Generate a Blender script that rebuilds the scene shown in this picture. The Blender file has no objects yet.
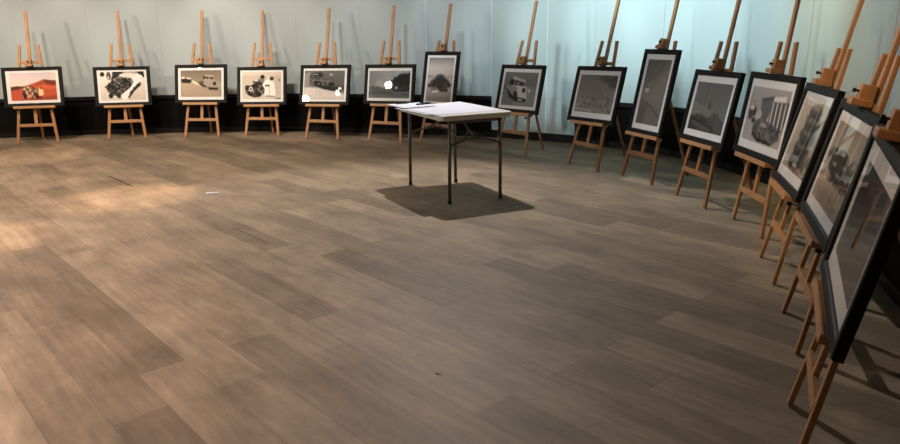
import bpy, bmesh, math, random
import numpy as np
from mathutils import Vector, Matrix
random.seed(5)
C = bpy.context.scene.collection
S = 0.942                                   # metres per fitted unit
PI = math.pi

# ------------------------------------------------------------------ materials
def lin(c):
    return tuple(((v/255)/12.92 if v/255 <= .04045 else ((v/255+.055)/1.055)**2.4) for v in c)

def mat(name, rgb, rough=.5, metal=0, spec=.5, noise=None, bump=None):
    """rgb 0-255 sRGB; noise=(scale xyz, amount) varies the colour of the stuff itself."""
    m = bpy.data.materials.new(name); m.use_nodes = True
    nt = m.node_tree; b = nt.nodes['Principled BSDF']
    col = (*lin(rgb), 1)
    b.inputs['Base Color'].default_value = col
    b.inputs['Roughness'].default_value = rough
    b.inputs['Metallic'].default_value = metal
    b.inputs['Specular IOR Level'].default_value = spec
    if noise:
        sc, amt = noise
        tc = nt.nodes.new('ShaderNodeTexCoord'); mp = nt.nodes.new('ShaderNodeMapping')
        mp.inputs['Scale'].default_value = sc
        nz = nt.nodes.new('ShaderNodeTexNoise'); nz.inputs['Scale'].default_value = 1; nz.inputs['Detail'].default_value = 4
        rp = nt.nodes.new('ShaderNodeValToRGB')
        rp.color_ramp.elements[0].position = .3; rp.color_ramp.elements[1].position = .7
        rp.color_ramp.elements[0].color = (*[v*(1-amt) for v in col[:3]], 1)
        rp.color_ramp.elements[1].color = (*[min(1, v*(1+amt)) for v in col[:3]], 1)
        nt.links.new(tc.outputs['Object'], mp.inputs['Vector']); nt.links.new(mp.outputs[0], nz.inputs['Vector'])
        nt.links.new(nz.outputs['Fac'], rp.inputs[0]); nt.links.new(rp.outputs[0], b.inputs['Base Color'])
        if bump:
            bp = nt.nodes.new('ShaderNodeBump'); bp.inputs['Strength'].default_value = bump; bp.inputs['Distance'].default_value = .002
            nt.links.new(nz.outputs['Fac'], bp.inputs['Height']); nt.links.new(bp.outputs[0], b.inputs['Normal'])
    return m

def floor_mat():
    m = bpy.data.materials.new('vinyl_planks'); m.use_nodes = True
    nt = m.node_tree; N = nt.nodes; L = nt.links; b = N['Principled BSDF']
    tc = N.new('ShaderNodeTexCoord'); mp = N.new('ShaderNodeMapping')
    mp.inputs['Rotation'].default_value = (0, 0, math.radians(48))
    mp.inputs['Location'].default_value = (.13, .0175, 0)
    L.new(tc.outputs['Object'], mp.inputs['Vector'])
    def brick(c1, c2, mortar):
        br = N.new('ShaderNodeTexBrick'); br.offset = .287; br.offset_frequency = 2; br.squash = 1
        br.inputs['Scale'].default_value = 1; br.inputs['Brick Width'].default_value = 1.22
        br.inputs['Row Height'].default_value = .2075; br.inputs['Mortar Size'].default_value = .0009
        br.inputs['Mortar Smooth'].default_value = .3
        br.inputs['Color1'].default_value = c1; br.inputs['Color2'].default_value = c2; br.inputs['Mortar'].default_value = mortar
        L.new(mp.outputs[0], br.inputs['Vector']); return br
    br = brick((*lin((124, 107, 88)), 1), (*lin((158, 138, 115)), 1), (*lin((100, 87, 74)), 1))
    # long grain and smoky patches that belong to the print of the vinyl
    gm = N.new('ShaderNodeMapping'); gm.inputs['Scale'].default_value = (1.6, 26, 1); L.new(mp.outputs[0], gm.inputs['Vector'])
    g = N.new('ShaderNodeTexNoise'); g.inputs['Scale'].default_value = 1; g.inputs['Detail'].default_value = 6; L.new(gm.outputs[0], g.inputs['Vector'])
    pm = N.new('ShaderNodeMapping'); pm.inputs['Scale'].default_value = (2.6, 5.2, 1); L.new(mp.outputs[0], pm.inputs['Vector'])
    p = N.new('ShaderNodeTexNoise'); p.inputs['Scale'].default_value = 1; p.inputs['Detail'].default_value = 6; L.new(pm.outputs[0], p.inputs['Vector'])
    def rng(src, lo, hi):
        r = N.new('ShaderNodeMapRange'); r.inputs['From Min'].default_value = .3; r.inputs['From Max'].default_value = .7
        r.inputs['To Min'].default_value = lo; r.inputs['To Max'].default_value = hi; L.new(src, r.inputs['Value']); return r.outputs[0]
    qm = N.new('ShaderNodeMapping'); qm.inputs['Scale'].default_value = (9, 34, 1); L.new(mp.outputs[0], qm.inputs['Vector'])
    q = N.new('ShaderNodeTexNoise'); q.inputs['Scale'].default_value = 1; q.inputs['Detail'].default_value = 8; q.inputs['Roughness'].default_value = .7; L.new(qm.outputs[0], q.inputs['Vector'])
    mu0 = N.new('ShaderNodeMath'); mu0.operation = 'MULTIPLY'
    mu = N.new('ShaderNodeMath'); mu.operation = 'MULTIPLY'
    L.new(rng(g.outputs['Fac'], .86, 1.12), mu0.inputs[0]); L.new(rng(q.outputs['Fac'], .86, 1.14), mu0.inputs[1]); L.new(mu0.outputs[0], mu.inputs[0]); L.new(rng(p.outputs['Fac'], .74, 1.2), mu.inputs[1])
    mx = N.new('ShaderNodeVectorMath'); mx.operation = 'SCALE'
    L.new(br.outputs['Color'], mx.inputs[0]); L.new(mu.outputs[0], mx.inputs['Scale'])
    L.new(mx.outputs[0], b.inputs['Base Color'])
    rr = N.new('ShaderNodeMapRange'); rr.inputs['To Min'].default_value = .52; rr.inputs['To Max'].default_value = .64
    L.new(p.outputs['Fac'], rr.inputs['Value']); L.new(rr.outputs[0], b.inputs['Roughness'])
    b.inputs['Specular IOR Level'].default_value = .3
    bp = N.new('ShaderNodeBump'); bp.inputs['Strength'].default_value = .12; bp.inputs['Distance'].default_value = .002
    L.new(g.outputs['Fac'], bp.inputs['Height']); L.new(bp.outputs[0], b.inputs['Normal'])
    return m

def glass_mat():
    m = bpy.data.materials.new('picture_glass'); m.use_nodes = True
    nt = m.node_tree; N = nt.nodes; L = nt.links; N.remove(N['Principled BSDF'])
    t = N.new('ShaderNodeBsdfTransparent'); g = N.new('ShaderNodeBsdfGlossy'); g.inputs['Roughness'].default_value = .012
    f = N.new('ShaderNodeFresnel'); f.inputs['IOR'].default_value = 1.45
    ge = N.new('ShaderNodeNewGeometry'); iv = N.new('ShaderNodeMath'); iv.operation = 'SUBTRACT'; iv.inputs[0].default_value = 1
    L.new(ge.outputs['Backfacing'], iv.inputs[1])
    fm = N.new('ShaderNodeMath'); fm.operation = 'MULTIPLY'; L.new(f.outputs[0], fm.inputs[0]); L.new(iv.outputs[0], fm.inputs[1])
    mx = N.new('ShaderNodeMixShader'); L.new(fm.outputs[0], mx.inputs[0]); L.new(t.outputs[0], mx.inputs[1]); L.new(g.outputs[0], mx.inputs[2])
    L.new(mx.outputs[0], N['Material Output'].inputs['Surface'])
    return m

def print_mat():
    m = bpy.data.materials.new('photographic_print'); m.use_nodes = True
    nt = m.node_tree; N = nt.nodes; b = N['Principled BSDF']
    a = N.new('ShaderNodeVertexColor'); a.layer_name = 'ink'
    nt.links.new(a.outputs['Color'], b.inputs['Base Color']); b.inputs['Roughness'].default_value = .6
    b.inputs['Specular IOR Level'].default_value = .2
    return m

M = dict(
    wood=mat('beech_wood', (180, 130, 84), .45, noise=((30, 30, 3), .14), bump=.1),
    wood_pale=mat('pale_beech', (188, 138, 92), .45, noise=((4, 30, 30), .12), bump=.1),
    wood_dark=mat('dark_shaded_beech', (152, 106, 66), .45, noise=((30, 30, 3), .14), bump=.1),  # darker beech: rear legs, and shade put into the middle easels' colour
    black=mat('black_frame_lacquer', (15, 14, 13), .6, spec=.25, noise=((40, 40, 40), .15)),
    backing=mat('frame_backing', (44, 36, 30), .8),
    mat=mat('mount_board', (240, 238, 236), .85, noise=((60, 60, 60), .02)),
    metal=mat('dark_bolt', (38, 34, 31), .35, metal=.7),
    panel=mat('pale_wall_panel', (178, 189, 192), .4, spec=.35, noise=((1.3, 1.3, .7), .05)),
    strip=mat('panel_joint_strip', (228, 234, 234), .3),
    dado=mat('black_dado', (13, 12, 12), .8, spec=.12, noise=((3, 3, 3), .2)),
    dadorail=mat('black_rail', (17, 16, 16), .6, spec=.25),
    ceil=mat('dark_ceiling', (58, 56, 54), .9),
    plastic=mat('white_table_plastic', (205, 201, 186), .5, noise=((50, 50, 50), .03)),
    steel=mat('grey_table_steel', (92, 86, 77), .42, metal=.35, noise=((9, 9, 9), .08)),
    cap=mat('black_rubber', (16, 15, 15), .7),
    paper=mat('white_paper', (206, 205, 215), .8, noise=((5, 5, 5), .015)),
    paper2=mat('grey_white_paper', (176, 174, 178), .8, noise=((5, 5, 5), .02)),
    ink=mat('black_pen_plastic', (18, 18, 20), .35),
    scuff=mat('dark_scuff', (62, 50, 40), .7),
    floor=floor_mat(), glass=glass_mat(), print=print_mat())

# ------------------------------------------------------------------ mesh helpers
def obj(name, bm, m, parent=None, smooth=False):
    me = bpy.data.meshes.new(name); bm.to_mesh(me); bm.free()
    ms = m if isinstance(m, (list, tuple)) else [m]
    for k in ms: me.materials.append(k)
    if smooth:
        for p in me.polygons: p.use_smooth = True
    o = bpy.data.objects.new(name, me); C.objects.link(o)
    if parent: o.parent = parent
    return o

def tag(o, label, cat, group=None, kind=None):
    if label: o['label'] = label
    if cat: o['category'] = cat
    if group: o['group'] = group
    if kind: o['kind'] = kind
    return o

def thing(name, label, cat, mw, group=None):
    o = bpy.data.objects.new(name, None); C.objects.link(o); o.empty_display_size = .1
    o.matrix_world = mw
    return tag(o, label, cat, group)

def box(bm, lo, hi, mi=0, bev=0, mx=None):
    vs = [bm.verts.new((x, y, z)) for x in (lo[0], hi[0]) for y in (lo[1], hi[1]) for z in (lo[2], hi[2])]
    fs = [bm.faces.new([vs[i] for i in f]) for f in ((0, 1, 3, 2), (4, 6, 7, 5), (0, 4, 5, 1), (2, 3, 7, 6), (0, 2, 6, 4), (1, 5, 7, 3))]
    for f in fs: f.material_index = mi
    if bev:
        es = list({e for f in fs for e in f.edges})
        r = bmesh.ops.bevel(bm, geom=es, offset=bev, segments=2, affect='EDGES', profile=.6)
        nv = list({v for f in r['faces'] for v in f.verts} | {v for v in vs if v.is_valid})
        for f in r['faces']: f.material_index = mi
    else: nv = vs
    if mx is not None: bmesh.ops.transform(bm, matrix=mx, verts=[v for v in nv if v.is_valid])
    return bm

def frame_axes(p0, p1, side):
    a = (Vector(p1)-Vector(p0)); L = a.length; a.normalize()
    s = Vector(side); s = (s-a*s.dot(a)).normalized(); t = a.cross(s)
    m = Matrix((s, t, a)).transposed().to_4x4(); m.translation = Vector(p0)
    return m, L

def beam(p0, p1, w, d, side, bev=.003):
    m, L = frame_axes(p0, p1, side)
    return box(bmesh.new(), (-w/2, -d/2, 0), (w/2, d/2, L), 0, bev, m)

def tube(pts, r, bm=None, seg=10):
    bm = bm or bmesh.new(); pts = [Vector(p) for p in pts]; rings = []
    for i, p in enumerate(pts):
        a = (pts[min(i+1, len(pts)-1)]-pts[max(i-1, 0)]).normalized()
        s = a.orthogonal() if i == 0 else (prev-a*prev.dot(a))
        s.normalize(); prev = s; t = a.cross(s)
        rings.append([bm.verts.new(p+(s*math.cos(k*2*PI/seg)+t*math.sin(k*2*PI/seg))*r) for k in range(seg)])
    for A, B in zip(rings, rings[1:]):
        for k in range(seg): bm.faces.new((A[k], A[(k+1) % seg], B[(k+1) % seg], B[k]))
    bm.faces.new(rings[0][::-1]); bm.faces.new(rings[-1])
    return bm

# ------------------------------------------------------------------ the room
WALL = [(-12, 7.2), (-9.5, 9.3), (-7.6, 10.35), (-5.75, 10.8), (-4.45, 10.92), (-3.3, 10.97), (-2.37, 10.88), (-1.33, 10.62),
        (.32, 10.1), (1.4, 9.5), (2.3, 8.72), (2.75, 8.05), (3.02, 7.15), (3.15, 6.0), (3.0, 5.0), (2.58, 3.95), (2.3, 2.9),
        (2.12, 1.8), (2.05, .5), (1.9, -1.5), (.8, -3.6), (-2, -4.8), (-6, -4.9), (-10, -3.6), (-12.6, -.6), (-13.2, 3.4)]
def closed_curve(P, n=40):
    P = np.array(P); K = len(P); out = []
    for i in range(K):
        p0, p1, p2, p3 = P[i-1], P[i], P[(i+1) % K], P[(i+2) % K]
        for u in np.arange(n)/n:
            out.append(.5*((2*p1)+(-p0+p2)*u+(2*p0-5*p1+4*p2-p3)*u*u+(-p0+3*p1-3*p2+p3)*u**3))
    out.append(out[0]); return np.array(out)*S
CV = closed_curve(WALL); CS = np.r_[0, np.cumsum(np.hypot(*np.diff(CV, axis=0).T))]
SH = 0.0
def wat(s):
    s = s % CS[-1]
    return np.array((np.interp(s, CS, CV[:, 0]), np.interp(s, CS, CV[:, 1])))
def wnorm(s):                                   # towards the room
    d = wat(s+.03)-wat(s-.03); d /= np.hypot(*d); return np.array((d[1], -d[0]))
# arc position of the old open spline's first point is the same here (0)
ZP, ZC = .585*S, 3.6
def ribbon(bm, s0, s1, z0, z1, n0, n1, mi=0, step=.12):
    """solid strip following the wall; n0..n1 are offsets towards the room."""
    k = max(1, int((s1-s0)/step)); rows = []
    for i in range(k+1):
        s = s0+(s1-s0)*i/k; p = wat(s); n = wnorm(s)
        rows.append([bm.verts.new((*(p+n*q), z)) for q, z in ((n1, z0), (n1, z1), (n0, z1), (n0, z0))])
    for A, B in zip(rows, rows[1:]):
        for j in range(4):
            f = bm.faces.new((A[j], B[j], B[(j+1) % 4], A[(j+1) % 4])); f.material_index = mi
    for R, fl in ((rows[0], 1), (rows[-1], 0)):
        f = bm.faces.new(R[::-1] if not fl else R); f.material_index = mi
SEAMS = [s*S for s in (.6, 1.7, 2.75, 3.75, 4.75, 5.7, 6.72, 7.75, 8.78, 9.88, 10.87, 11.9, 12.91, 13.89, 14.72, 15.41, 16.36, 17.48, 18.67, 20.38, 21.6, 22.8, 24, 25.2)]
tot = CS[-1]
s = SEAMS[-1]
while s+1.15 < tot: s += 1.1; SEAMS.append(s)
DOOR = (13.89*S, 15.16*S)
def cladding(name, i0, i1, label):
    bm = bmesh.new()
    for a, b in zip(SEAMS[i0:i1], SEAMS[i0+1:i1+1]):
        inside = DOOR[0]-.01 <= a and b <= DOOR[0]+1.0
        ribbon(bm, a+.0035, b-.0035, ZP, ZC, -.10, 0, 0)
        ribbon(bm, b-.0035, b+.0035, ZP, ZC, -.10, .003, int(12.5*S < b < 15*S))
    bmesh.ops.recalc_face_normals(bm, faces=bm.faces)
    return tag(obj(name, bm, [M['panel'], M['strip']]), label, 'wall', None, 'structure')
ia, ib = 14, 20      # split points
cladding('wall_left', 0, 9, 'pale grey wall panels at the left end of the curved wall')
cladding('wall_back', 9, 17, 'pale blue grey panelled curved wall behind the middle easels')
cladding('wall_right', 17, 23, 'pale panelled wall curving round behind the right hand easels')
SEAMS.append(tot+SEAMS[0])
cladding('wall_front', 23, len(SEAMS)-1, 'pale panelled wall out of view behind the viewpoint')
def dado(name, s0, s1, label):
    bm = bmesh.new()
    ribbon(bm, s0, s1, 0, ZP-.002, -.10, -.012, 0)
    ribbon(bm, s0, s1, ZP-.05, ZP-.002, -.011, .016, 1)
    ribbon(bm, s0, s1, 0, .07, -.011, .008, 1)
    bmesh.ops.recalc_face_normals(bm, faces=bm.faces)
    return tag(obj(name, bm, [M['dado'], M['dadorail']]), label, 'skirting', None, 'structure')
dado('baseboard_left', SEAMS[0], DOOR[0]-.003, 'tall black skirting under the wall panels left of the pale door')
dado('baseboard_right', DOOR[1]+.003, tot+SEAMS[0]-.003, 'tall black skirting under the wall panels right of the pale door')
bm = bmesh.new()
ribbon(bm, DOOR[0]+.003, SEAMS[14]-.004, .105, ZP-.002, -.06, 0, 0)
ribbon(bm, SEAMS[14]-.004, SEAMS[14]+.004, .105, ZP-.002, -.06, .002, 1)
ribbon(bm, SEAMS[14]+.004, DOOR[1]-.003, .105, ZP-.002, -.06, 0, 0)
bmesh.ops.recalc_face_normals(bm, faces=bm.faces)
d = tag(obj('door_1', bm, [M['panel'], M['strip']]), 'pale flush panel reaching down to the floor behind the easel right of the table', 'door', None, 'structure')
bm = bmesh.new(); ribbon(bm, DOOR[0]+.003, DOOR[1]-.003, 0, .1, -.06, .004, 0)
bmesh.ops.recalc_face_normals(bm, faces=bm.faces)
obj('kick_plate', bm, M['dadorail'], d)

def slab(name, z0, z1, m, label, cat):
    bm = bmesh.new(); step = 8
    pts = [CV[i]-np.array((0, 0)) for i in range(0, len(CV)-1, step)]
    out = []
    for i in range(0, len(CV)-1, step):
        n = wnorm(CS[i]); out.append(CV[i]-n*.1)
    A = [bm.verts.new((*p, z0)) for p in out]; B = [bm.verts.new((*p, z1)) for p in out]
    bm.faces.new(A); bm.faces.new(B)
    for i in range(len(A)): bm.faces.new((A[i], A[(i+1) % len(A)], B[(i+1) % len(A)], B[i]))
    bmesh.ops.recalc_face_normals(bm, faces=bm.faces)
    bmesh.ops.triangulate(bm, faces=[f for f in bm.faces if len(f.verts) > 4])
    return tag(obj(name, bm, m), label, cat, None, 'structure')
fl = slab('floor', -.08, 0, M['floor'], 'taupe wood plank vinyl floor with smoky grain', 'floor')
slab('ceiling', ZC+.001, ZC+.1, M['ceil'], 'dark ceiling above the exhibition room', 'ceiling')
def scuff(pts, w):
    bm = bmesh.new(); V = []
    for i, (x, y) in enumerate(pts):
        a = np.array(pts[min(i+1, len(pts)-1)])-np.array(pts[max(i-1, 0)]); a = a/np.hypot(*a); n = np.array((-a[1], a[0]))
        ww = w*(.5+random.random())
        V.append([bm.verts.new((x*S+n[0]*ww*k, y*S+n[1]*ww*k, z)) for k in (1, -1) for z in (.0002, .0012)])
    for A, B in zip(V, V[1:]):
        for q in ((1, 3), (0, 1), (3, 2)): bm.faces.new((A[q[0]], A[q[1]], B[q[1]], B[q[0]]))
    bmesh.ops.recalc_face_normals(bm, faces=bm.faces)
    obj('scuff_mark', bm, M['scuff'], fl)
scuff([(-3.75, 7.53), (-3.62, 7.4), (-3.5, 7.27), (-3.42, 7.18)], .008)
scuff([(-3.40, 7.15), (-3.30, 7.04), (-3.21, 6.94)], .007)
scuff([(-1.72, 5.34), (-1.55, 5.15), (-1.34, 4.92)], .0015)
scuff([(-.075, 2.86), (-.06, 2.85), (-.05, 2.845)], .006)

# ------------------------------------------------------------------ painting the prints
class Pic:
    """ink of one photographic print, painted on a grid: u right, v down, both 0..1"""
    def __init__(s, asp, base=128, n=9000):
        s.W = int(math.sqrt(n*asp)); s.H = int(n/s.W)
        s.u, s.v = np.meshgrid((np.arange(s.W)+.5)/s.W, (np.arange(s.H)+.5)/s.H)
        s.a = np.zeros((s.H, s.W, 3)); s.a[:] = base; s.asp = asp
        s.rng = np.random.RandomState(int(asp*1000)+int(np.mean(base)))
    def soft(s, n):
        k = s.rng.rand(max(2, int(n)), max(2, int(n*s.asp)))
        yi = s.v*(k.shape[0]-1); xi = s.u*(k.shape[1]-1)
        y0 = np.clip(yi.astype(int), 0, k.shape[0]-2); x0 = np.clip(xi.astype(int), 0, k.shape[1]-2)
        fy = yi-y0; fx = xi-x0; fy = fy*fy*(3-2*fy); fx = fx*fx*(3-2*fx)
        return k[y0, x0]*(1-fy)*(1-fx)+k[y0, x0+1]*(1-fy)*fx+k[y0+1, x0]*fy*(1-fx)+k[y0+1, x0+1]*fy*fx
    def put(s, m, c):
        m = np.clip(m, 0, 1)[..., None]; c = np.array(c, float)
        s.a = s.a*(1-m)+c*m
    def grad(s, c0, c1, v0=0, v1=1, ax='v', mask=1):
        t = np.clip(((s.v if ax == 'v' else s.u)-v0)/(v1-v0), 0, 1)[..., None]
        c = np.array(c0, float)*(1-t)+np.array(c1, float)*t
        mk = np.ones_like(s.u)*mask; s.a = s.a*(1-mk[..., None])+c*mk[..., None]
    def ell(s, cu, cv, ru, rv, c, k=1, soft=.12):
        d = np.hypot((s.u-cu)/ru, (s.v-cv)/rv); s.put((1+soft-d)/(2*soft)*k, c); return s
    def poly(s, P, c, k=1, rough=0, soft=.012):
        P = np.array(P, float); ins = np.zeros(s.u.shape, bool); dist = np.full(s.u.shape, 9.)
        uu = s.u+(rough*(s.soft(22)-.5) if rough else 0); vv = s.v+(rough*(s.soft(22)-.5) if rough else 0)
        for (x0, y0), (x1, y1) in zip(P, np.roll(P, -1, 0)):
            c1 = (y0 > vv) != (y1 > vv)
            xx = (x1-x0)*(vv-y0)/((y1-y0) if y1 != y0 else 1e-9)+x0
            ins ^= c1 & (uu < xx)
            dx, dy = (x1-x0)*s.asp, y1-y0; t = np.clip(((uu-x0)*s.asp*dx+(vv-y0)*dy)/(dx*dx+dy*dy+1e-12), 0, 1)
            dist = np.minimum(dist, np.hypot((uu-x0)*s.asp-t*dx, vv-y0-t*dy))
        sd = np.where(ins, dist, -dist); m = np.clip(.5+sd/(2*soft), 0, 1)*k
        s.put(m, c); return m
    def line(s, P, w, c, k=1):
        for (x0, y0), (x1, y1) in zip(P, P[1:]):
            dx, dy = (x1-x0)*s.asp, y1-y0; t = np.clip(((s.u-x0)*s.asp*dx+(s.v-y0)*dy)/(dx*dx+dy*dy+1e-12), 0, 1)
            d = np.hypot((s.u-x0)*s.asp-t*dx, s.v-y0-t*dy); s.put(np.clip((w-d)/.012+.5, 0, 1)*k, c)
    def mottle(s, m, n, c, k=1, thr=.5):
        s.put(m*np.clip((s.soft(n)-thr)*6, 0, 1)*k, c)
    def grain(s, amt, n=40): s.a = s.a+((s.soft(n)-.5)*2*amt)[..., None]

def g(v): return (v, v, v)
def p_red(p):
    p.grad((212, 194, 198), (228, 210, 206), 0, .5)
    p.mottle(np.ones_like(p.u), 3, (226, 212, 190), .5)
    p.poly([(0, .52), (.2, .5), (.35, .46), (.6, .33), (.72, .25), (.85, .28), (1, .3), (1, 1), (0, 1)], (182, 82, 54), soft=.02)
    p.grad((182, 82, 54), (194, 88, 56), .5, .9, mask=(p.v > .62)*.8)
    p.poly([(0, .5), (.15, .46), (.3, .52), (.18, .58), (0, .62)], (84, 44, 38), rough=.03, soft=.02)
    p.poly([(.74, .25), (.85, .28), (1, .3), (1, .46), (.9, .46), (.8, .42), (.74, .34)], (112, 52, 38), rough=.03, soft=.02)
    p.poly([(.55, .4), (.68, .3), (.72, .28), (.7, .38), (.6, .46)], (150, 66, 44), .7, soft=.03)
    p.poly([(.35, .62), (.75, .44), (1, .52), (1, .6), (.7, .6)], (222, 110, 66), .6, soft=.05)
    p.poly([(.2, .98), (.6, .9), (1, .84), (1, 1), (.1, 1)], (120, 58, 44), .6, rough=.04, soft=.04)
    m = p.poly([(.24, .6), (.3, .5), (.42, .46), (.5, .52), (.58, .6), (.6, .86), (.5, .92), (.25, .88)], (120, 84, 66), rough=.05)
    p.mottle(m, 18, (226, 196, 160), .9); p.mottle(m, 14, (46, 30, 30), .95, .55)
    for x in (.3, .45, .56): p.ell(x, .87, .035, .07, (40, 26, 26))
    p.ell(.42, .84, .05, .05, (214, 140, 90), .8)
    p.poly([(.6, .62), (.64, .55), (.7, .62), (.72, .78), (.66, .86), (.6, .82)], (238, 202, 160), rough=.03)
    p.ell(.66, .56, .02, .045, (96, 60, 44)); p.ell(.62, .9, .06, .03, (60, 30, 28), .8)
def p_white_wing(p):
    p.grad((216, 206, 194), (188, 178, 166), .2, 1)
    p.poly([(.28, .0), (.8, 0), (.9, .02), (.85, .12), (.5, .22), (.3, .26)], (150, 140, 130), soft=.03)
    p.poly([(.3, 0), (.55, 0), (.42, .14), (.24, .32)], (40, 36, 34), rough=.05)
    p.poly([(.42, .1), (.6, .04), (.86, .08), (.8, .22), (.5, .2)], (212, 204, 196), rough=.03)
    p.ell(.06, .08, .05, .08, (36, 28, 26)); p.ell(.2, .14, .05, .14, (70, 64, 58)); p.ell(.19, .2, .02, .06, (190, 180, 172))
    p.poly([(.82, 0), (1, 0), (1, .22), (.92, .2)], (40, 35, 32), rough=.03)
    m = p.poly([(.22, .34), (.42, .2), (.68, .22), (.76, .34), (.66, .6), (.5, .82), (.3, .86), (.14, .66), (.12, .5)], (66, 62, 58), rough=.07)
    p.mottle(m, 26, (150, 144, 136), .9, .6); p.mottle(m, 20, (22, 20, 20), .95, .5)
    p.ell(.22, .84, .05, .09, (34, 30, 30)); p.ell(.4, .84, .05, .09, (40, 34, 34)); p.ell(.3, .86, .03, .03, (210, 200, 190))
    p.poly([(.72, .2), (.85, .07), (.96, .16), (.92, .38), (.76, .6), (.66, .74), (.63, .95), (.5, 1), (.44, .84), (.54, .7), (.68, .54), (.75, .36)], (236, 228, 216), rough=.015)
    p.poly([(.9, .36), (.92, .46), (.8, .62), (.7, .8), (.62, .96), (.6, .9), (.66, .7), (.76, .54)], (44, 36, 34), rough=.03)
    p.grain(8)
def p_convoy(p):
    p.grad((122, 108, 94), (150, 134, 116), 0, .5); p.grad((168, 150, 130), (140, 124, 108), .5, 1, mask=(p.v > .5)*1.)
    p.poly([(.26, .36), (.5, .58), (.62, .7), (1, .9), (1, 1), (0, 1), (0, .5)], (176, 156, 134), .6, soft=.06)
    p.poly([(.28, .36), (.36, .42), (.5, .6), (.44, .56), (.3, .48)], (226, 212, 190), soft=.02)
    p.poly([(.02, .3), (.22, .3), (.26, .36), (.24, .48), (.03, .46)], (44, 38, 34), rough=.02)
    p.poly([(.02, .24), (.1, .24), (.1, .31), (.02, .32)], (214, 204, 190)); p.poly([(.14, .26), (.24, .27), (.25, .34), (.14, .32)], (206, 196, 182))
    p.poly([(.58, .2), (.8, .22), (.83, .34), (.86, .4), (.93, .44), (.92, .64), (.86, .7), (.68, .66), (.6, .56), (.48, .5), (.46, .4), (.57, .36)], (160, 148, 132), rough=.015)
    p.poly([(.58, .18), (.8, .2), (.8, .23), (.58, .21)], (206, 194, 176))
    p.poly([(.6, .23), (.79, .25), (.81, .34), (.6, .31)], (72, 62, 54)); p.line([(.7, .22), (.7, .34)], .012, (196, 182, 162))
    p.ell(.57, .26, .02, .08, (44, 38, 34)); p.ell(.83, .5, .045, .07, (50, 44, 40)); p.ell(.52, .48, .05, .1, (96, 86, 76))
    p.poly([(.44, .4), (.5, .52), (.62, .58), (.64, .64), (.54, .62), (.46, .52)], (46, 40, 36), soft=.02)
    p.poly([(.66, .64), (.92, .66), (.9, .74), (.7, .73)], (38, 32, 30), soft=.02)
def p_two_men(p):
    p.grad((200, 186, 172), (180, 166, 152), 0, .3); p.grad((184, 170, 156), (192, 178, 164), .3, 1, mask=(p.v > .25)*1.)
    p.line([(0, .16), (1, .2)], .02, (170, 156, 144), .7)
    m = p.poly([(.28, .34), (.34, .26), (.5, .3), (.56, .44), (.58, .72), (.48, .86), (.36, .92), (.22, .82), (.1, .78), (.08, .56), (.16, .5), (.26, .48)], (74, 68, 62), rough=.04)
    p.mottle(m, 20, (160, 150, 140), .85, .62); p.mottle(m, 16, (24, 22, 22), .95, .5)
    p.ell(.13, .58, .06, .1, (40, 36, 34)); p.ell(.22, .62, .05, .09, (206, 194, 180)); p.ell(.22, .62, .025, .05, (70, 62, 58))
    p.ell(.42, .82, .07, .1, (30, 27, 27)); p.poly([(.12, .74), (.26, .8), (.38, .92), (.3, .93), (.14, .84)], (34, 30, 30), soft=.02)
    p.ell(.36, .3, .05, .05, (190, 178, 166), .8); p.ell(.44, .3, .03, .06, (90, 82, 76))
    p.ell(.52, .18, .055, .08, (28, 25, 25)); p.poly([(.48, .24), (.58, .26), (.6, .44), (.5, .4)], (120, 110, 102), rough=.03)
    p.poly([(.55, .38), (.6, .29), (.68, .27), (.72, .36), (.69, .5), (.7, .86), (.64, .9), (.57, .88), (.585, .62), (.52, .48)], (232, 222, 210), rough=.015)
    p.poly([(.71, .36), (.75, .31), (.81, .34), (.83, .5), (.86, .86), (.8, .91), (.71, .88), (.7, .55)], (228, 218, 206), rough=.015)
    p.ell(.67, .2, .04, .06, (206, 194, 182)); p.ell(.76, .24, .05, .07, (44, 38, 36)); p.poly([(.58, .48), (.7, .46), (.7, .52), (.6, .54)], (60, 52, 48), soft=.02)
    p.line([(.69, .48), (.695, .84)], .007, (110, 100, 92)); p.line([(.6, .88), (.82, .9)], .016, (70, 62, 58), .8)
    p.ell(.95, .3, .03, .06, (140, 130, 122)); p.ell(.91, .58, .01, .03, (110, 102, 96)); p.ell(.92, .74, .01, .02, (110, 102, 96))
    p.poly([(.86, .96), (.98, .96), (.98, .99), (.86, .99)], (30, 26, 26))
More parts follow.
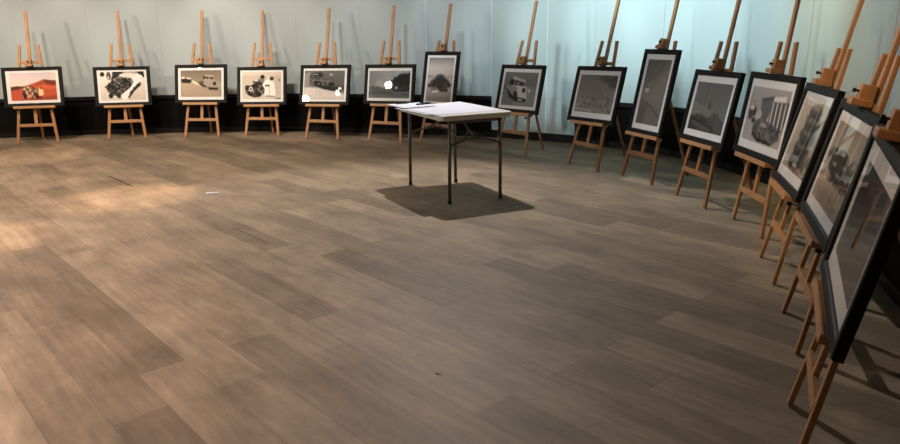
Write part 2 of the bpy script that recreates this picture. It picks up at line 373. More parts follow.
def p_car_above(p):
    p.grad((96, 94, 92), (80, 78, 76), 0, .6)
    p.poly([(0, .56), (.3, .58), (.5, .66), (.8, .74), (1, .8), (1, 1), (0, 1)], (196, 186, 178), soft=.02)
    p.poly([(0, .1), (.14, .05), (.12, .5), (.3, .6), (0, .58)], (130, 126, 122), soft=.03)
    m = p.poly([(.12, .2), (.2, .06), (.44, .06), (.56, .14), (.72, .26), (.74, .5), (.66, .6), (.3, .5), (.12, .36)], (66, 64, 62), rough=.02)
    p.poly([(.18, .08), (.44, .07), (.44, .2), (.2, .2)], (26, 25, 25)); p.line([(.22, .13), (.34, .13)], .014, (150, 146, 142))
    p.poly([(.62, .1), (.7, .12), (.7, .18), (.62, .17)], (150, 147, 143)); p.poly([(.46, .1), (.56, .17), (.68, .27), (.5, .24)], (92, 90, 87)); p.poly([(.12, .28), (.7, .38), (.7, .42), (.12, .33)], (104, 100, 97), .8); p.poly([(.66, .42), (.73, .44), (.73, .49), (.66, .47)], (150, 146, 140))
    p.mottle(m, 16, (110, 108, 104), .5, .6)
    p.poly([(.24, .36), (.4, .38), (.46, .56), (.26, .48)], (22, 21, 21), rough=.03); p.ell(.36, .46, .03, .025, (120, 116, 112), .7)
    p.poly([(.62, .4), (.74, .42), (.76, .54), (.62, .54)], (26, 25, 25), rough=.03)
    p.poly([(.24, .5), (.66, .56), (.98, .56), (.98, .7), (.86, .74), (.5, .64)], (34, 32, 32), rough=.02, soft=.02)
    p.ell(.89, .62, .045, .05, (232, 230, 228))
    for k in range(5): p.ell(.4+.01*(k % 2), .7+.055*k, .012, .014, (140, 130, 124))
    p.mottle((p.v > .66)*1., 30, (176, 164, 154), .5)
def p_dark_tree(p):
    p.grad((116, 116, 118), (150, 150, 152), 0, .5, 'u'); p.mottle(np.ones_like(p.u), 3, (168, 168, 170), .5)
    p.poly([(.55, .36), (.64, .2), (.8, .1), (1, .06), (1, .86), (.7, .84), (.56, .7)], (34, 34, 36), rough=.08, soft=.03)
    p.poly([(0, .62), (.1, .56), (.24, .58), (.4, .62), (.56, .66), (.56, .84), (.3, .86), (.06, .78)], (84, 86, 86), rough=.07, soft=.03)
    p.grad((64, 66, 66), (96, 98, 98), .72, 1, mask=(p.v > .76)*.9)
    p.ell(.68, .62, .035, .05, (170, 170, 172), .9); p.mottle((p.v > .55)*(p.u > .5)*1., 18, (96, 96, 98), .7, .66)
    p.poly([(.6, .8), (.98, .74), (.98, .8), (.66, .84)], (120, 122, 122), .7, rough=.02); p.ell(.06, .92, .06, .05, (130, 104, 96), .7)
def p_lone_tree(p):
    p.grad((120, 114, 112), (176, 168, 164), 0, .2); p.grad((176, 168, 164), (158, 150, 146), .3, .62, mask=(p.v > .3)*1.)
    p.grad((150, 142, 138), (112, 106, 104), .74, 1, mask=(p.v > .74)*1.)
    for (a, b, r, q) in ((.5, .5, .22, .12), (.34, .58, .2, .1), (.68, .58, .2, .11), (.5, .62, .38, .1), (.14, .64, .12, .04), (.86, .62, .1, .05)):
        p.ell(a, b, r, q, (48, 46, 45), .95, .25)
    p.mottle(((p.v > .4)*(p.v < .72))*1., 24, (90, 86, 84), .5, .6)
    p.poly([(.16, .68), (.4, .68), (.42, .78), (.18, .77)], (110, 106, 104), rough=.02); p.poly([(.2, .76), (.46, .74), (.46, .79), (.22, .8)], (206, 202, 198), .9)
    p.poly([(.5, .7), (.86, .7), (.84, .77), (.52, .78)], (58, 55, 54), rough=.03)
def p_car_front(p):
    p.grad((114, 114, 112), (104, 104, 102), 0, .4); p.poly([(0, .5), (.2, .36), (1, .44), (1, 1), (0, 1)], (128, 128, 126), soft=.04)
    p.poly([(0, .44), (.3, .7), (.4, 1), (0, 1)], (98, 98, 97), .6, soft=.05)
    p.poly([(.2, .2), (.62, .3), (.57, .42), (.15, .37)], (44, 43, 43)); p.poly([(.28, .12), (.66, .24), (.64, .3), (.25, .2)], (172, 170, 168))
    p.line([(.34, .24), (.32, .39)], .014, (160, 158, 156)); p.ell(.44, .33, .05, .04, (120, 118, 117), .8)
    p.poly([(.1, .46), (.4, .37), (.7, .42), (.85, .5), (.85, .66), (.72, .82), (.42, .8), (.18, .64)], (132, 130, 128), rough=.015)
    p.poly([(.42, .41), (.72, .44), (.75, .78), (.5, .76), (.44, .58)], (184, 182, 180), rough=.015)
    p.poly([(.59, .46), (.69, .47), (.68, .6), (.59, .58)], (34, 33, 33)); p.ell(.8, .54, .03, .06, (186, 184, 182)); p.line([(.3, .4), (.72, .44)], .009, (200, 198, 196), .8)
    p.poly([(.1, .5), (.17, .52), (.24, .64), (.36, .72), (.34, .58), (.42, .56), (.48, .74), (.74, .78), (.72, .87), (.42, .87), (.22, .74)], (36, 35, 35), rough=.02)
    p.poly([(.5, .79), (.64, .8), (.63, .84), (.5, .83)], (196, 194, 192)); p.ell(.06, .48, .03, .05, (60, 59, 58), .8)
def p_dune_haze(p):
    p.grad((118, 114, 108), (128, 124, 118), 0, 1)
    p.poly([(.42, 0), (1, 0), (1, .42), (.9, .36), (.7, .22)], (88, 86, 84), soft=.05)
    p.poly([(.6, .0), (1, 0), (1, .3), (.82, .22)], (74, 72, 71), .6, rough=.06, soft=.05)
    p.mottle((p.v > .6)*1., 16, (86, 82, 78), .8, .58); p.mottle((p.v > .66)*1., 22, (160, 156, 150), .6, .62)
    p.line([(0, .92), (.5, .95)], .016, (186, 182, 176), .8); p.mottle((p.u > .5)*1., 9, (142, 138, 132), .5, .5)
def p_road(p):
    p.grad((74, 71, 68), (108, 103, 98), 0, .6); p.grad((98, 92, 86), (104, 98, 92), .62, 1, mask=(p.v > .62)*1.)
    p.poly([(.5, .34), (.9, .1), (1, .1), (1, .8), (.7, .72), (.2, .62)], (122, 117, 111), .8, soft=.08)
    p.poly([(.1, .7), (.3, .66), (.34, .72), (.3, .96), (.08, 1)], (66, 62, 58), .7, soft=.06)
    p.line([(.06, .64), (.3, .68), (.6, .74), (.9, .86)], .02, (74, 70, 66), .7)
    p.ell(.2, .46, .09, .035, (50, 48, 47)); p.poly([(.12, .45), (.28, .44), (.28, .5), (.14, .51)], (214, 210, 206)); p.ell(.2, .48, .03, .016, (70, 68, 66))
    p.line([(.22, .4), (.4, .36)], .01, (150, 146, 142), .7)
def p_camel_dune(p):
    p.grad((88, 87, 86), (96, 95, 94), 0, .6)
    p.poly([(0, .42), (.3, .5), (.52, .54), (.6, .62), (.5, .7), (.3, .66), (0, .68)], (110, 109, 108), soft=.03)
    p.poly([(.0, .7), (.3, .66), (.48, .72), (.62, .66), (.66, .54), (.8, .62), (1, .76), (1, 1), (0, 1)], (56, 56, 55), rough=.02, soft=.02)
    for k in range(7): p.line([(.64, .58), (.5+.09*k, 1)], .006, (72, 71, 70), .7)
    p.line([(0, .42), (.5, .54), (.66, .56), (1, .74)], .008, (122, 121, 120), .7)
    p.ell(.5, .48, .03, .07, (40, 39, 39)); p.ell(.5, .4, .014, .03, (44, 43, 42))
def p_big_truck(p):
    p.grad((172, 164, 160), (158, 150, 146), 0, .4); p.grad((166, 158, 154), (176, 168, 164), .4, 1, mask=(p.v > .4)*1.)
    p.poly([(.32, .22), (.6, .14), (.62, .3), (.5, .66), (.34, .6)], (92, 88, 86), rough=.02); p.poly([(.3, .2), (.62, .12), (.62, .18), (.32, .26)], (64, 61, 60))
    p.poly([(.6, .14), (.9, .1), (.92, .22), (.62, .24)], (226, 220, 216)); p.poly([(.58, .22), (1, .2), (1, .5), (.96, .72), (.6, .64)], (84, 80, 78))
    for k in range(4): p.line([(.62+.1*k, .24), (.64+.1*k, .66)], .022, (214, 206, 202))
    p.ell(.1, .5, .07, .12, (72, 68, 67)); p.ell(.18, .46, .05, .09, (60, 57, 56)); p.ell(.1, .4, .06, .04, (206, 198, 194)); p.ell(.32, .5, .07, .1, (180, 172, 168), .8)
    p.ell(.2, .62, .05, .05, (56, 53, 52))
    m = p.poly([(.22, .62), (.36, .56), (.7, .6), (.92, .68), (.94, .86), (.8, .96), (.44, .94), (.24, .82)], (86, 82, 80), rough=.03)
    p.mottle(m, 14, (128, 122, 120), .6, .55); p.mottle(m, 18, (40, 38, 37), .7, .6)
    p.poly([(.24, .8), (.4, .9), (.8, .94), (.78, .98), (.42, .97), (.24, .88)], (36, 34, 33), rough=.03); p.ell(.5, .66, .1, .05, (150, 144, 140), .6)
def p_column_cars(p):
    p.grad((200, 186, 168), (176, 162, 146), 0, 1)
    p.poly([(.2, 1), (.3, .5), (.34, .1), (.7, .02), (.92, .3), (.9, 1)], (150, 138, 124), .7, soft=.06)
    for (a, b, r, q, c) in ((.56, .14, .24, .1, 96), (.58, .3, .28, .12, 84), (.56, .48, .3, .13, 76), (.5, .68, .28, .13, 66), (.46, .86, .26, .12, 54)):
        p.ell(a, b, r, q, (c, c*.94, c*.88), 1, .18); p.ell(a-.02, b-.05, r*.7, q*.3, (c+52, c+46, c+38), .7, .3)
        p.poly([(a-r*.8, b+q*.3), (a+r*.8, b+q*.4), (a+r*.6, b+q), (a-r*.5, b+q*.9)], (38, 35, 33), .7, rough=.04, soft=.03)
    p.mottle((p.v > .2)*(p.u > .25)*(p.u < .85)*1., 16, (40, 37, 34), .5, .6); p.ell(.5, .9, .1, .03, (190, 178, 162), .8)
    p.mottle((p.v > .7)*(p.u > .7)*1., 10, (80, 74, 68), .6)
def p_sand_cars(p):
    p.grad((160, 146, 126), (190, 176, 154), 0, .35); p.grad((190, 176, 154), (168, 152, 132), .4, 1, mask=(p.v > .4)*1.)
    p.poly([(0, 0), (.5, 0), (.2, .4), (0, .5)], (142, 128, 108), .6, soft=.06); p.line([(.5, 0), (.36, .3)], .02, (206, 192, 170), .6)
    for (a, b, r, q) in ((.24, .4, .18, .08), (.5, .36, .16, .08), (.36, .52, .22, .09), (.66, .48, .2, .1), (.6, .6, .26, .08), (.84, .58, .14, .09)):
        p.ell(a, b, r, q, (70, 64, 58), .95, .25); p.ell(a, b-q*.4, r*.5, q*.3, (170, 158, 140), .7, .3)
    p.mottle(((p.v > .3)*(p.v < .7))*1., 18, (40, 37, 34), .7, .6)
    p.poly([(.1, .86), (.5, .78), (1, .9), (1, 1), (.2, 1)], (128, 114, 100), .6, rough=.04, soft=.05)
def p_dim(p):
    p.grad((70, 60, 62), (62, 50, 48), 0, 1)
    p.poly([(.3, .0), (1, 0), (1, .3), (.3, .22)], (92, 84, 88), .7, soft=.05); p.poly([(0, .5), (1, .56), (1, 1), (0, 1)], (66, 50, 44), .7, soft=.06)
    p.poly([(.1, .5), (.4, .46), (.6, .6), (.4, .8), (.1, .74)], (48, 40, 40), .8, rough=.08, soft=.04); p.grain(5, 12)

GAIN = dict(p_red=1.06, p_white_wing=1.14, p_convoy=1.1, p_two_men=1.14, p_car_above=1.16, p_dark_tree=1.1, p_lone_tree=1.2, p_car_front=1.12)
def print_mesh(fn, w, h):
    p = Pic(w/h, (128, 128, 128), 11500); fn(p); p.a = np.minimum(p.a*GAIN.get(fn.__name__, 1.05), 246)
    a = np.clip(p.a, 0, 255)/255; a = np.where(a <= .04045, a/12.92, ((a+.055)/1.055)**2.4)
    W, H = p.W, p.H
    xs = np.linspace(-w/2, w/2, W+1); zs = np.linspace(h, 0, H+1)
    V = [(x, 0, z) for z in zs for x in xs]
    F = [(r*(W+1)+c, (r+1)*(W+1)+c, (r+1)*(W+1)+c+1, r*(W+1)+c+1) for r in range(H) for c in range(W)]
    me = bpy.data.meshes.new('print'); me.from_pydata(V, [], F)
    ca = me.color_attributes.new('ink', 'FLOAT_COLOR', 'CORNER')
    cols = np.ones((H*W, 4, 4)); cols[:, :, :3] = a.reshape(-1, 1, 3)
    # smooth between cells: corners take the mean of the cells around them
    pad = np.pad(a, ((1, 1), (1, 1), (0, 0)), mode='edge')
    vc = (pad[:-1, :-1]+pad[1:, :-1]+pad[:-1, 1:]+pad[1:, 1:])/4
    r, c = np.divmod(np.arange(H*W), W)
    for k, (dr, dc) in enumerate(((0, 0), (1, 0), (1, 1), (0, 1))): cols[:, k, :3] = vc[r+dr, c+dc]
    ca.data.foreach_set('color', cols.ravel().astype(np.float32))
    me.materials.append(M['print'])
    return me

# ------------------------------------------------------------------ easels with framed photographs
#   x, y, yaw, frame w, h, ledge height, sideways, lean, foot spread, tilt, extra lean
EZ = [(-5.895,9.988,-0.191,0.784,0.553,0.524,0.018,0.175,0.531,0.002,0.011),
(-4.762,10.318,-0.181,0.779,0.567,0.486,0.001,0.200,0.515,-0.003,-0.001),
(-3.678,10.383,0.120,0.804,0.563,0.503,0.004,0.224,0.524,0.003,-0.006),
(-2.791,10.409,0.096,0.753,0.564,0.458,0.011,0.243,0.502,0.005,-0.001),
(-1.824,9.985,0.331,0.790,0.567,0.491,0.020,0.239,0.517,0.011,0.004),
(-0.897,9.694,0.446,0.795,0.547,0.514,0.040,0.209,0.514,0.015,-0.001),
(-0.183,9.362,0.619,0.565,0.738,0.498,-0.010,0.215,0.516,0.005,-0.002),
(0.764,8.641,0.894,0.745,0.590,0.496,0.014,0.227,0.527,0.014,0.009),
(1.473,7.597,1.095,0.782,0.610,0.501,0.011,0.222,0.511,0.025,0.022),
(1.889,6.912,1.249,0.560,0.835,0.463,0.009,0.197,0.521,0.005,-0.003),
(2.124,5.991,1.418,0.746,0.621,0.520,0.026,0.172,0.516,0.013,0.027),
(2.269,5.129,1.574,0.807,0.618,0.542,0.004,0.119,0.520,0.008,0.031),
(2.001,4.174,1.847,0.805,0.631,0.534,0.002,0.202,0.530,0.017,0.036),
(1.709,3.249,1.896,0.804,0.600,0.545,-0.017,0.195,0.523,-0.009,0.047),
(1.266,2.309,2.005,0.855,0.602,0.541,0.008,0.198,0.521,-0.026,-0.017)]
# paint, mount borders (left, top, right, bottom), what the photograph shows, label of the easel
PX = [(p_red, (.05,.033,.04,.04), 'framed colour photograph of a jeep among red desert dunes in a black frame', 'wooden display easel holding the red desert photograph'),
(p_white_wing, (.036,.026,.032,.034), 'black framed print of a crowded open vehicle with a long pale white side', 'wooden display easel under the print with a long white diagonal shape'),
(p_convoy, (.04,.037,.036,.044), 'black framed sepia print of two trucks following each other across sand', 'wooden display easel holding the sepia print of two trucks'),
(p_two_men, (.028,.03,.035,.04), 'black framed print of two people in white robes beside a jeep', 'wooden display easel holding the print of two people in white'),
(p_car_above, (.02,.034,.036,.034), 'black framed print of a dark car above pale sand, glare at lower left', 'wooden display easel holding the print of a car above pale sand'),
(p_dark_tree, (.026,.04,.028,.04), 'black framed print of dark trees with a round lamp glare in its middle', 'wooden display easel holding the dark print with a round glare in its middle'),
(p_lone_tree, (.03,.034,.03,.03), 'upright black framed print of a bushy tree, standing just behind the table', 'wooden display easel just behind the table holding the upright tree print'),
(p_car_front, (.034,.042,.044,.04), 'black framed print of one old car seen from its front corner', 'wooden display easel just right of the table holding the old car print'),
(p_dune_haze, (.034,.045,.036,.06), 'black framed hazy grey print with a darker upper right corner', 'wooden display easel holding the hazy grey print beside the pale door'),
(p_road, (.042,.05,.045,.055), 'tall narrow black framed print with one tiny white vehicle on open sand', 'wooden display easel holding the tall narrow print of a tiny vehicle'),
(p_camel_dune, (.04,.055,.045,.055), 'black framed grey print of a tiny figure on a dark dune crest', 'wooden display easel holding the print of a figure on a dune'),
(p_big_truck, (.036,.058,.05,.06), 'black framed print of a large old truck with pale uprights', 'wooden display easel holding the print of a large truck with pale uprights'),
(p_column_cars, (.05,.05,.045,.06), 'black framed print of a column of rounded cars stacked up the picture', 'wooden display easel under the print of a column of rounded cars'),
(p_sand_cars, (.045,.05,.045,.055), 'black framed sepia print of cars clustered on sand, second nearest on the right', 'wooden display easel holding the sepia print of cars clustered on sand'),
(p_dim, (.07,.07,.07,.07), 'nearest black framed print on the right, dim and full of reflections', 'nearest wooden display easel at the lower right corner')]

def R(axis, a): return Matrix.Rotation(a, 4, axis)
RF = [(-.05,.37),(0,.34),(-.03,.39),(.06,.33),(.02,.42),(.02,.45),(.02,.45),(.08,.5),(.1,.55),(0,.62),(0,.62),(0,.45),(0,.48),(.02,.6),(0,.55)]   # rear foot
for i, (x, y, th, w, h, b, off, al, wf, rho, fb) in enumerate(EZ):
    fn, mb, plabel, elabel = PX[i]
    x, y, w, h, b, off, wf = (v*S for v in (x, y, w, h, b, off, wf))
    base = Matrix.Translation((x, y, 0)) @ R('Z', -th)
    e = thing('display_easel', elabel, 'easel', base, 'wooden display easels round the wall')
    wood = M['wood'] if i not in (6, 7, 8, 9, 10) else M['wood_dark']  # middle easels get darker wood to paint in their dimmer light
    ca, sa = math.cos(al), math.sin(al)
    def T(u, s, n=0): return Vector((u, s*sa-n*ca, s*ca+n*sa))
    X = Vector((1, 0, 0)); fbp = min(max(fb, -.006), .036)
    LT = 1.39*S; ht = .118*S
    for sg in (-1, 1):
        p0 = T(sg*wf/2, .005); p1 = T(sg*ht, LT)
        obj('leg', beam(p0, p1, .036, .02, X, .004), wood, e)
    lx = lambda s: wf/2+(ht-wf/2)*s/LT
    obj('rear_leg', beam(T(.0, 1.09*S, -.024), Vector((RF[i][0]*S, RF[i][1]*S, .003)), .03, .018, X, .003), M['wood_dark'], e)
    s1 = .262*S; obj('lower_crossbar', beam(T(-lx(s1)+.004, s1, .004), T(lx(s1)-.004, s1, .004), .04, .018, T(0, 1)-T(0, 0)), wood, e)
    s2 = 1.15*S; obj('upper_crossbar', beam(T(-lx(s2)+.004, s2, -.002), T(lx(s2)-.004, s2, -.002), .032, .016, T(0, 1)-T(0, 0)), wood, e)
    obj('mast', beam(T(0, s1-.012, 0), T(0, 1.868*S, 0), .041, .02, X, .005), wood, e)
    # ledge that carries the frame, tilted with it
    slant = base @ R('X', -al)
    tr = bmesh.new(); tw = .27*S; fr = .052*S+fbp*h+.022
    mt = Matrix.Translation(T(off, b)) @ R('X', -al) @ R('Y', -rho)
    box(tr, (-tw, -fr, -.026), (tw, -.0105, -.001), 0, .003, mt); box(tr, (-tw, -fr-.006, -.026), (tw, -fr+.004, .006), 0, .002, mt)
    obj('ledge', tr, M['wood_pale'], e)
    for sg in (-1, 1):
        u = lx(b-.04)*sg
        k = tube([T(u, b-.045, -.02), T(u, b-.045, .045)], .004); tube([T(u, b-.045, .042), T(u, b-.045, .05), T(u, b-.045, .062)], .011, k)
        obj('peg_bolt', k, M['metal'], e, True)
    # clamp that slides on the mast and holds the frame's top edge
    ts = b+h+.004
    cl = bmesh.new(); mc = R('X', -al)
    box(cl, (-.03, -.07, ts+.024), (.03, -.0105, ts+.092), 0, .004, mc)
    box(cl, (-.045, -.095, ts), (.045, -.0105, ts+.03), 0, .005, mc)
    obj('top_clamp', cl, wood, e)
    kb = tube([T(0, ts+.06, .068), T(0, ts+.06, .086)], .0045); tube([T(0, ts+.06, .084), T(0, ts+.06, .09), T(0, ts+.06, .096)], .0095, kb)
    obj('clamp_knob', kb, M['metal'], e, True)

    # the framed photograph
    nb = .05*S+(fbp*h if fbp > 0 else .005)
    pm = base @ Matrix.Translation(T(off, b+.0005, nb)) @ R('X', -(al+fbp)) @ R('Y', -rho)
    f = thing('framed_photograph', plabel, 'picture', pm, 'framed photographs on the easels')
    fw = .047*S if i < 13 else .05*S; D = .034
    bm = bmesh.new(); ring = []
    prof = [(0, 0+.004), (.004, 0), (fw-.006, 0.002), (fw, .008), (fw, D), (0, D)]
    for cx, cz in ((-1, 0), (1, 0), (1, 1), (-1, 1)):
        ring.append([bm.verts.new((cx*(w/2-q), yy, cz*h+(q if cz == 0 else -q))) for q, yy in prof])
    for A, B in zip(ring, ring[1:]+ring[:1]):
        for j in range(len(prof)): bm.faces.new((A[j], B[j], B[(j+1) % len(prof)], A[(j+1) % len(prof)]))
    bmesh.ops.recalc_face_normals(bm, faces=bm.faces)
    obj('frame', bm, M['black'], f)
    iw = w/2-fw
    obj('backing_board', box(bmesh.new(), (-iw, .022, fw), (iw, .032, h-fw), 0), M['backing'], f)
    l, t_, r, bt = (v*S for v in mb)
    bm = bmesh.new(); o = [(-iw, fw), (iw, fw), (iw, h-fw), (-iw, h-fw)]; q = [(-iw+l, fw+bt), (iw-r, fw+bt), (iw-r, h-fw-t_), (-iw+l, h-fw-t_)]
    vo = [[bm.verts.new((a, yy, z)) for a, z in P] for P, yy in ((o, .014), (q, .014), (q, .0165), (o, .0165))]
    for A, B in zip(vo, vo[1:]+vo[:1]):
        for j in range(4): bm.faces.new((A[j], A[(j+1) % 4], B[(j+1) % 4], B[j]))
    bmesh.ops.recalc_face_normals(bm, faces=bm.faces)
    obj('mount', bm, M['mat'], f)
    pw, ph = 2*iw-l-r, h-2*fw-t_-bt
    me = print_mesh(fn, pw, ph)
    po = bpy.data.objects.new('print', me); C.objects.link(po); po.parent = f
    po.location = (-iw+l+pw/2, .016, fw+bt)
    obj('pane', box(bmesh.new(), (-iw, .009, fw), (iw, .0112, h-fw), 0), M['glass'], f)

# ------------------------------------------------------------------ the folding table and what lies on it
TC = np.array((.05, 6.52)); AX = np.array((-.426, .905)); SX = np.array((.905, .426))
ang = math.atan2(SX[1], SX[0])
tm = Matrix.Translation((TC[0]*S, TC[1]*S, 0)) @ R('Z', ang)     # local x = short side (right), y = long side (away)
tb = thing('folding_table', 'white topped folding table with grey metal legs in front of the easels', 'table', tm)
ZT = .79*S; TH = .043; hx, hy = .352*S, .487*S
bm = bmesh.new(); rc = .045; loop = []
for cx, cy, a0 in ((1, 1, 0), (-1, 1, 90), (-1, -1, 180), (1, -1, 270)):
    for k in range(7):
        a = math.radians(a0+15*k); loop.append((cx*(hx-rc)+rc*math.cos(a), cy*(hy-rc)+rc*math.sin(a)))
lv = [[bm.verts.new((px*sc, py*sc, z)) for px, py in loop] for z, sc in ((ZT-TH, .975), (ZT-TH, .985), (ZT-TH+.008, .997), (ZT-.01, 1), (ZT-.003, .996), (ZT, .985))]
for A, B in zip(lv, lv[1:]):
    for j in range(len(loop)): bm.faces.new((A[j], A[(j+1) % len(loop)], B[(j+1) % len(loop)], B[j]))
bm.faces.new(lv[0][::-1]); bm.faces.new(lv[-1])
obj('tabletop', bm, M['plastic'], tb)
def tl(wx, wy):                                          # scene point -> table-local
    d = np.array((wx, wy))-TC; return (d@SX)*S, (d@AX)*S
LEG = dict(N=tl(0, 6.033), R=tl(.463, 6.223), F=tl(.064, 6.96), L=tl(-.39, 6.857))
def avg(a, b): return (a+b)/2
for k, (lx_, ly_) in LEG.items():
    topx = lx_*.96; lg = obj('leg', tube([(lx_, ly_, .012), (lx_*.985, ly_, .35), (topx, ly_, ZT-TH)], .0145), M['steel'], tb, True)
    obj('foot_cap', tube([(lx_, ly_, .0), (lx_, ly_, .03)], .017), M['cap'], lg, True)
for a, b, sg in (('N', 'R', 1), ('L', 'F', -1)):
    A, B = LEG[a], LEG[b]; z0 = .485
    P = []
    for k in range(13):
        t = k/12; P.append((A[0]*.98+(B[0]*.98-A[0]*.98)*t, A[1]+(B[1]-A[1])*t, z0+.055*math.sin(PI*t)))
    obj('arched_brace', tube(P, .0105), M['steel'], tb, True)
    mx_, my_ = avg(A[0], B[0]), avg(A[1], B[1])
    bm = tube([(mx_, my_, z0+.055), (mx_, my_+sg*.12, z0+.11), (mx_, my_+sg*.3, ZT-TH)], .009)
    tube([(mx_-.1, my_, z0+.04), (mx_, my_+sg*.12, z0+.11)], .008, bm); tube([(mx_+.1, my_, z0+.04), (mx_, my_+sg*.12, z0+.11)], .008, bm)
    obj('folding_strut', bm, M['steel'], tb, True)
    obj('apron', box(bmesh.new(), (min(A[0], B[0])*.96-.02, avg(A[1], B[1])-.016, ZT-TH-.03), (max(A[0], B[0])*.96+.02, avg(A[1], B[1])+.016, ZT-TH+.001), 0, .004), M['steel'], tb)

def sheet(corners, z, m, label, thick=.0012, curl=None):
    """a paper sheet from four table-local corners (a along the long side, c across), fitted units"""
    n = 8; c = [np.array((q[1]*S, q[0]*S)) for q in corners]; ctr = sum(c)/4
    bm = bmesh.new(); G = []
    for lay in (0, 1):
        g_ = []
        for i in range(n+1):
            for j in range(n+1):
                u, v = i/n, j/n
                p = (c[0]*(1-u)+c[1]*u)*(1-v)+(c[3]*(1-u)+c[2]*u)*v
                dz = curl(u, v) if curl else 0
                g_.append(bm.verts.new((*(p-ctr), lay*thick+dz)))
        G.append(g_)
    ix = lambda i, j: i*(n+1)+j
    for i in range(n):
        for j in range(n):
            for g_ in G: bm.faces.new((g_[ix(i, j)], g_[ix(i+1, j)], g_[ix(i+1, j+1)], g_[ix(i, j+1)]))
    for k in range(n):
        for a, b in ((ix(k, 0), ix(k+1, 0)), (ix(k, n), ix(k+1, n)), (ix(0, k), ix(0, k+1)), (ix(n, k), ix(n, k+1))):
            bm.faces.new((G[0][a], G[0][b], G[1][b], G[1][a]))
    bmesh.ops.recalc_face_normals(bm, faces=bm.faces)
    o = obj('paper_sheet', bm, m, None); o.matrix_world = tm @ Matrix.Translation((*ctr, z))
    return tag(o, label, 'paper', 'paper sheets on the table')
sheet([(-.33, -.42), (.34, -.46), (.36, -.02), (-.27, .03)], ZT+.0004, M['paper2'], 'greyish paper sheet under the large white one, its edge showing on the near side')
sheet([(-.4, -.36), (.46, -.41), (.47, .30), (-.37, .335)], ZT+.002, M['paper'], 'large white paper sheet covering most of the folding table', curl=lambda u, v: .006*max(0, u-.8)*5*(v > .5)*(v-.5)*2)
sheet([(.2, -.42), (.6, -.435), (.61, -.1), (.22, -.08)], ZT+.0105, M['paper'], 'smaller white sheet sticking out over the far left corner of the table')
def pen(a0, c0, a1, c1, label, r=.006):
    p0 = Vector((c0*S, a0*S, 0)); p1 = Vector((c1*S, a1*S, 0)); ctr = (p0+p1)/2; d = (p1-p0)
    mw = tm @ Matrix.Translation((ctr.x, ctr.y, ZT+.0125+r))
    k = thing('marker_pen', label, 'pen', mw, 'pens on the table')
    obj('barrel', tube([-d/2, d*.15], r), M['ink'], k, True); obj('cap', tube([d*.15, d*.5], r*1.15), M['ink'], k, True)
pen(.36, -.22, .42, -.05, 'black marker pen lying on the smaller sheet near the table edge', .008)
pen(.54, -.36, .57, -.22, 'thin dark pen at the tip of the overhanging sheet', .005)
bm = bmesh.new()
for k, (dx, dy) in enumerate(((0, 0),)):
    vs = [(-.06, -.022), (.058, -.03), (.062, .02), (-.056, .026)]
    A = [bm.verts.new((x_, y_, .0004)) for x_, y_ in vs]; B = [bm.verts.new((x_, y_, .003+.004*(n_ % 2))) for n_, (x_, y_) in enumerate(vs)]
    bm.faces.new(A[::-1]); bm.faces.new(B)
    for j in range(4): bm.faces.new((A[j], A[(j+1) % 4], B[(j+1) % 4], B[j]))
sc = obj('paper_scrap', bm, M['paper']); sc.matrix_world = Matrix.Translation((-2.3*S, 6.61*S, 0)) @ R('Z', .15)
tag(sc, 'small white paper scrap lying on the bare floor left of the table', 'paper')

# ------------------------------------------------------------------ light: ceiling spots of the room, plus added fill lamps
def spot(name, loc, to, watt, col, deg, blend=.5, rad=.06):
    l = bpy.data.lights.new(name, 'SPOT'); l.energy = watt; l.color = col; l.spot_size = math.radians(deg); l.spot_blend = blend; l.shadow_soft_size = rad
    o = bpy.data.objects.new(name, l); C.objects.link(o); o.location = Vector(loc)*S
    o.rotation_euler = (Vector(to)-Vector(loc)).to_track_quat('-Z', 'Y').to_euler()
def point(name, loc, watt, col, rad=.15):
    l = bpy.data.lights.new(name, 'POINT'); l.energy = watt; l.color = col; l.shadow_soft_size = rad
    o = bpy.data.objects.new(name, l); C.objects.link(o); o.location = Vector(loc)*S
WARM = (1, .72, .48); NEUT = (1, .88, .74); SOFT = (1, .83, .66); COOL = (.75, .98, .98); PALE = (.9, .97, 1)
Z = 3.6
spot('spot_left_bright', (-9.25, 4.36, 3.7), (-3.6, 10.4, .9), 560, (1, .80, .6), 60, .9, .09)
spot('spot_left_small', (-7.9, 4.45, 3.7), (-2.5, 10.2, .9), 200, NEUT, 50, .9, .05)
spot('fill_left_far', (-9.25, 4.36, 3.7), (1.75, 7.3, .8), 880, PALE, 28, .8, .09)  # added lamp, lifts the mounts right of the table
spot('spot_table', (-.1, 7.65, Z), (-.3, 5.4, 0), 420, (1, .95, .92), 92, .6, .03)
spot('spot_floor_left', (-5.2, 8.2, Z), (-5.4, 9.0, 0), 300, WARM, 30, .8, .05)
spot('spot_floor_middle', (-3.3, 6.3, Z), (-3.05, 6.5, 0), 560, WARM, 22, .7, .05)
spot('spot_floor_near', (-4.0, 4.6, Z), (-3.75, 4.95, 0), 560, WARM, 25, .7, .05)
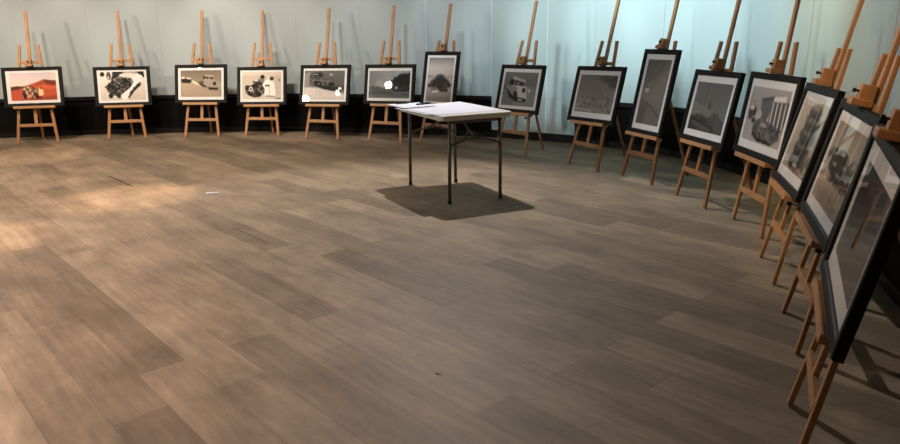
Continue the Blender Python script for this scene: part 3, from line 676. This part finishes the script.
# spots added along the curved wall to brighten it and its easels: arc position, distance from it, height aimed at, cone, watts, colour
for sw, dn, za, cone, watt, col in ((4.7, 3.1, 1.0, 48, 240, SOFT), (5.8, 3.1, 1.0, 48, 240, SOFT), (6.9, 3.1, 1.0, 48, 240, SOFT), (8.0, 3.1, 1.0, 48, 240, SOFT), (9.1, 3.1, 1.0, 48, 230, NEUT), (10.2, 3.1, 1.0, 48, 220, NEUT),
                            (11.3, 3.1, 1.0, 48, 190, NEUT), (12.4, 3.1, 1.05, 46, 145, PALE), (13.5, 2.9, 1.4, 38, 140, PALE),
                            (14.3, 2.9, 1.5, 36, 195, COOL), (15.1, 2.9, 1.5, 36, 350, COOL), (15.9, 2.9, 1.6, 34, 420, COOL), (16.7, 2.9, 1.6, 34, 420, COOL), (17.5, 2.9, 1.6, 34, 350, COOL), (18.3, 2.9, 1.6, 34, 200, COOL), (19.3, 2.9, 1.6, 34, 95, (1, .95, .72)), (20.4, 2.9, 1.6, 34, 80, PALE)):
    p = wat(sw*S)/S; n = wnorm(sw*S)
    spot('wall_fill', (*(p+n*dn), 3.6), (*p, za), watt, col, cone, .7, .12)
for sw, watt, col in ((9.75, 80, (1, .84, .64)), (18.95, 170, (1, .88, .45))):
    p = wat(sw*S)/S; n = wnorm(sw*S)
    spot('wall_scallop', (*(p+n*.7), 3.5), (*p, 2.0), watt, col, 56, 1, .05)
spot('spot_right_warm', (-.2, 2.4, Z), (2.0, 3.6, 1.65), 270, WARM, 38, .8, .06)
spot('fill_right_near', (-.3, 2.0, Z), (1.45, 2.2, 1.3), 90, WARM, 24, .8, .06)  # added lamp to brighten the nearest easel's clamp
spot('fill_back', (-3.0, 8.0, Z), (-3.0, 8.0, 0), 260, SOFT, 110, 1, .2)  # added fill for the floor at the back
spot('fill_left', (-5.4, 5.4, Z), (-5.4, 5.4, 0), 760, (1, .81, .70), 125, 1, .2)  # added ambient fill, brightens the left floor
spot('fill_front', (-3.5, 1.8, Z), (-3.6, 1.9, 0), 900, (1, .79, .69), 120, 1, .2)  # added ambient fill for the near floor
w = bpy.data.worlds.new('World'); bpy.context.scene.world = w; w.use_nodes = True
w.node_tree.nodes['Background'].inputs[0].default_value = (.02, .02, .022, 1)

# ------------------------------------------------------------------ camera
f_px, pitch, roll = 697.6, .2690, -.0143
cd = bpy.data.cameras.new('camera'); cam = bpy.data.objects.new('camera', cd); C.objects.link(cam)
cd.sensor_width = 36; cd.lens = f_px/900*36; cd.clip_start = .05
cam.matrix_world = Matrix.Translation((0, 0, 1.497*S)) @ R('X', PI/2-pitch) @ R('Z', roll)
bpy.context.scene.camera = cam
vs = bpy.context.scene.view_settings
bpy.context.scene.display_settings.display_device = 'sRGB'
vs.view_transform = 'Standard'; vs.look = 'None'; vs.gamma = 1; vs.use_curve_mapping = False; vs.exposure = 0
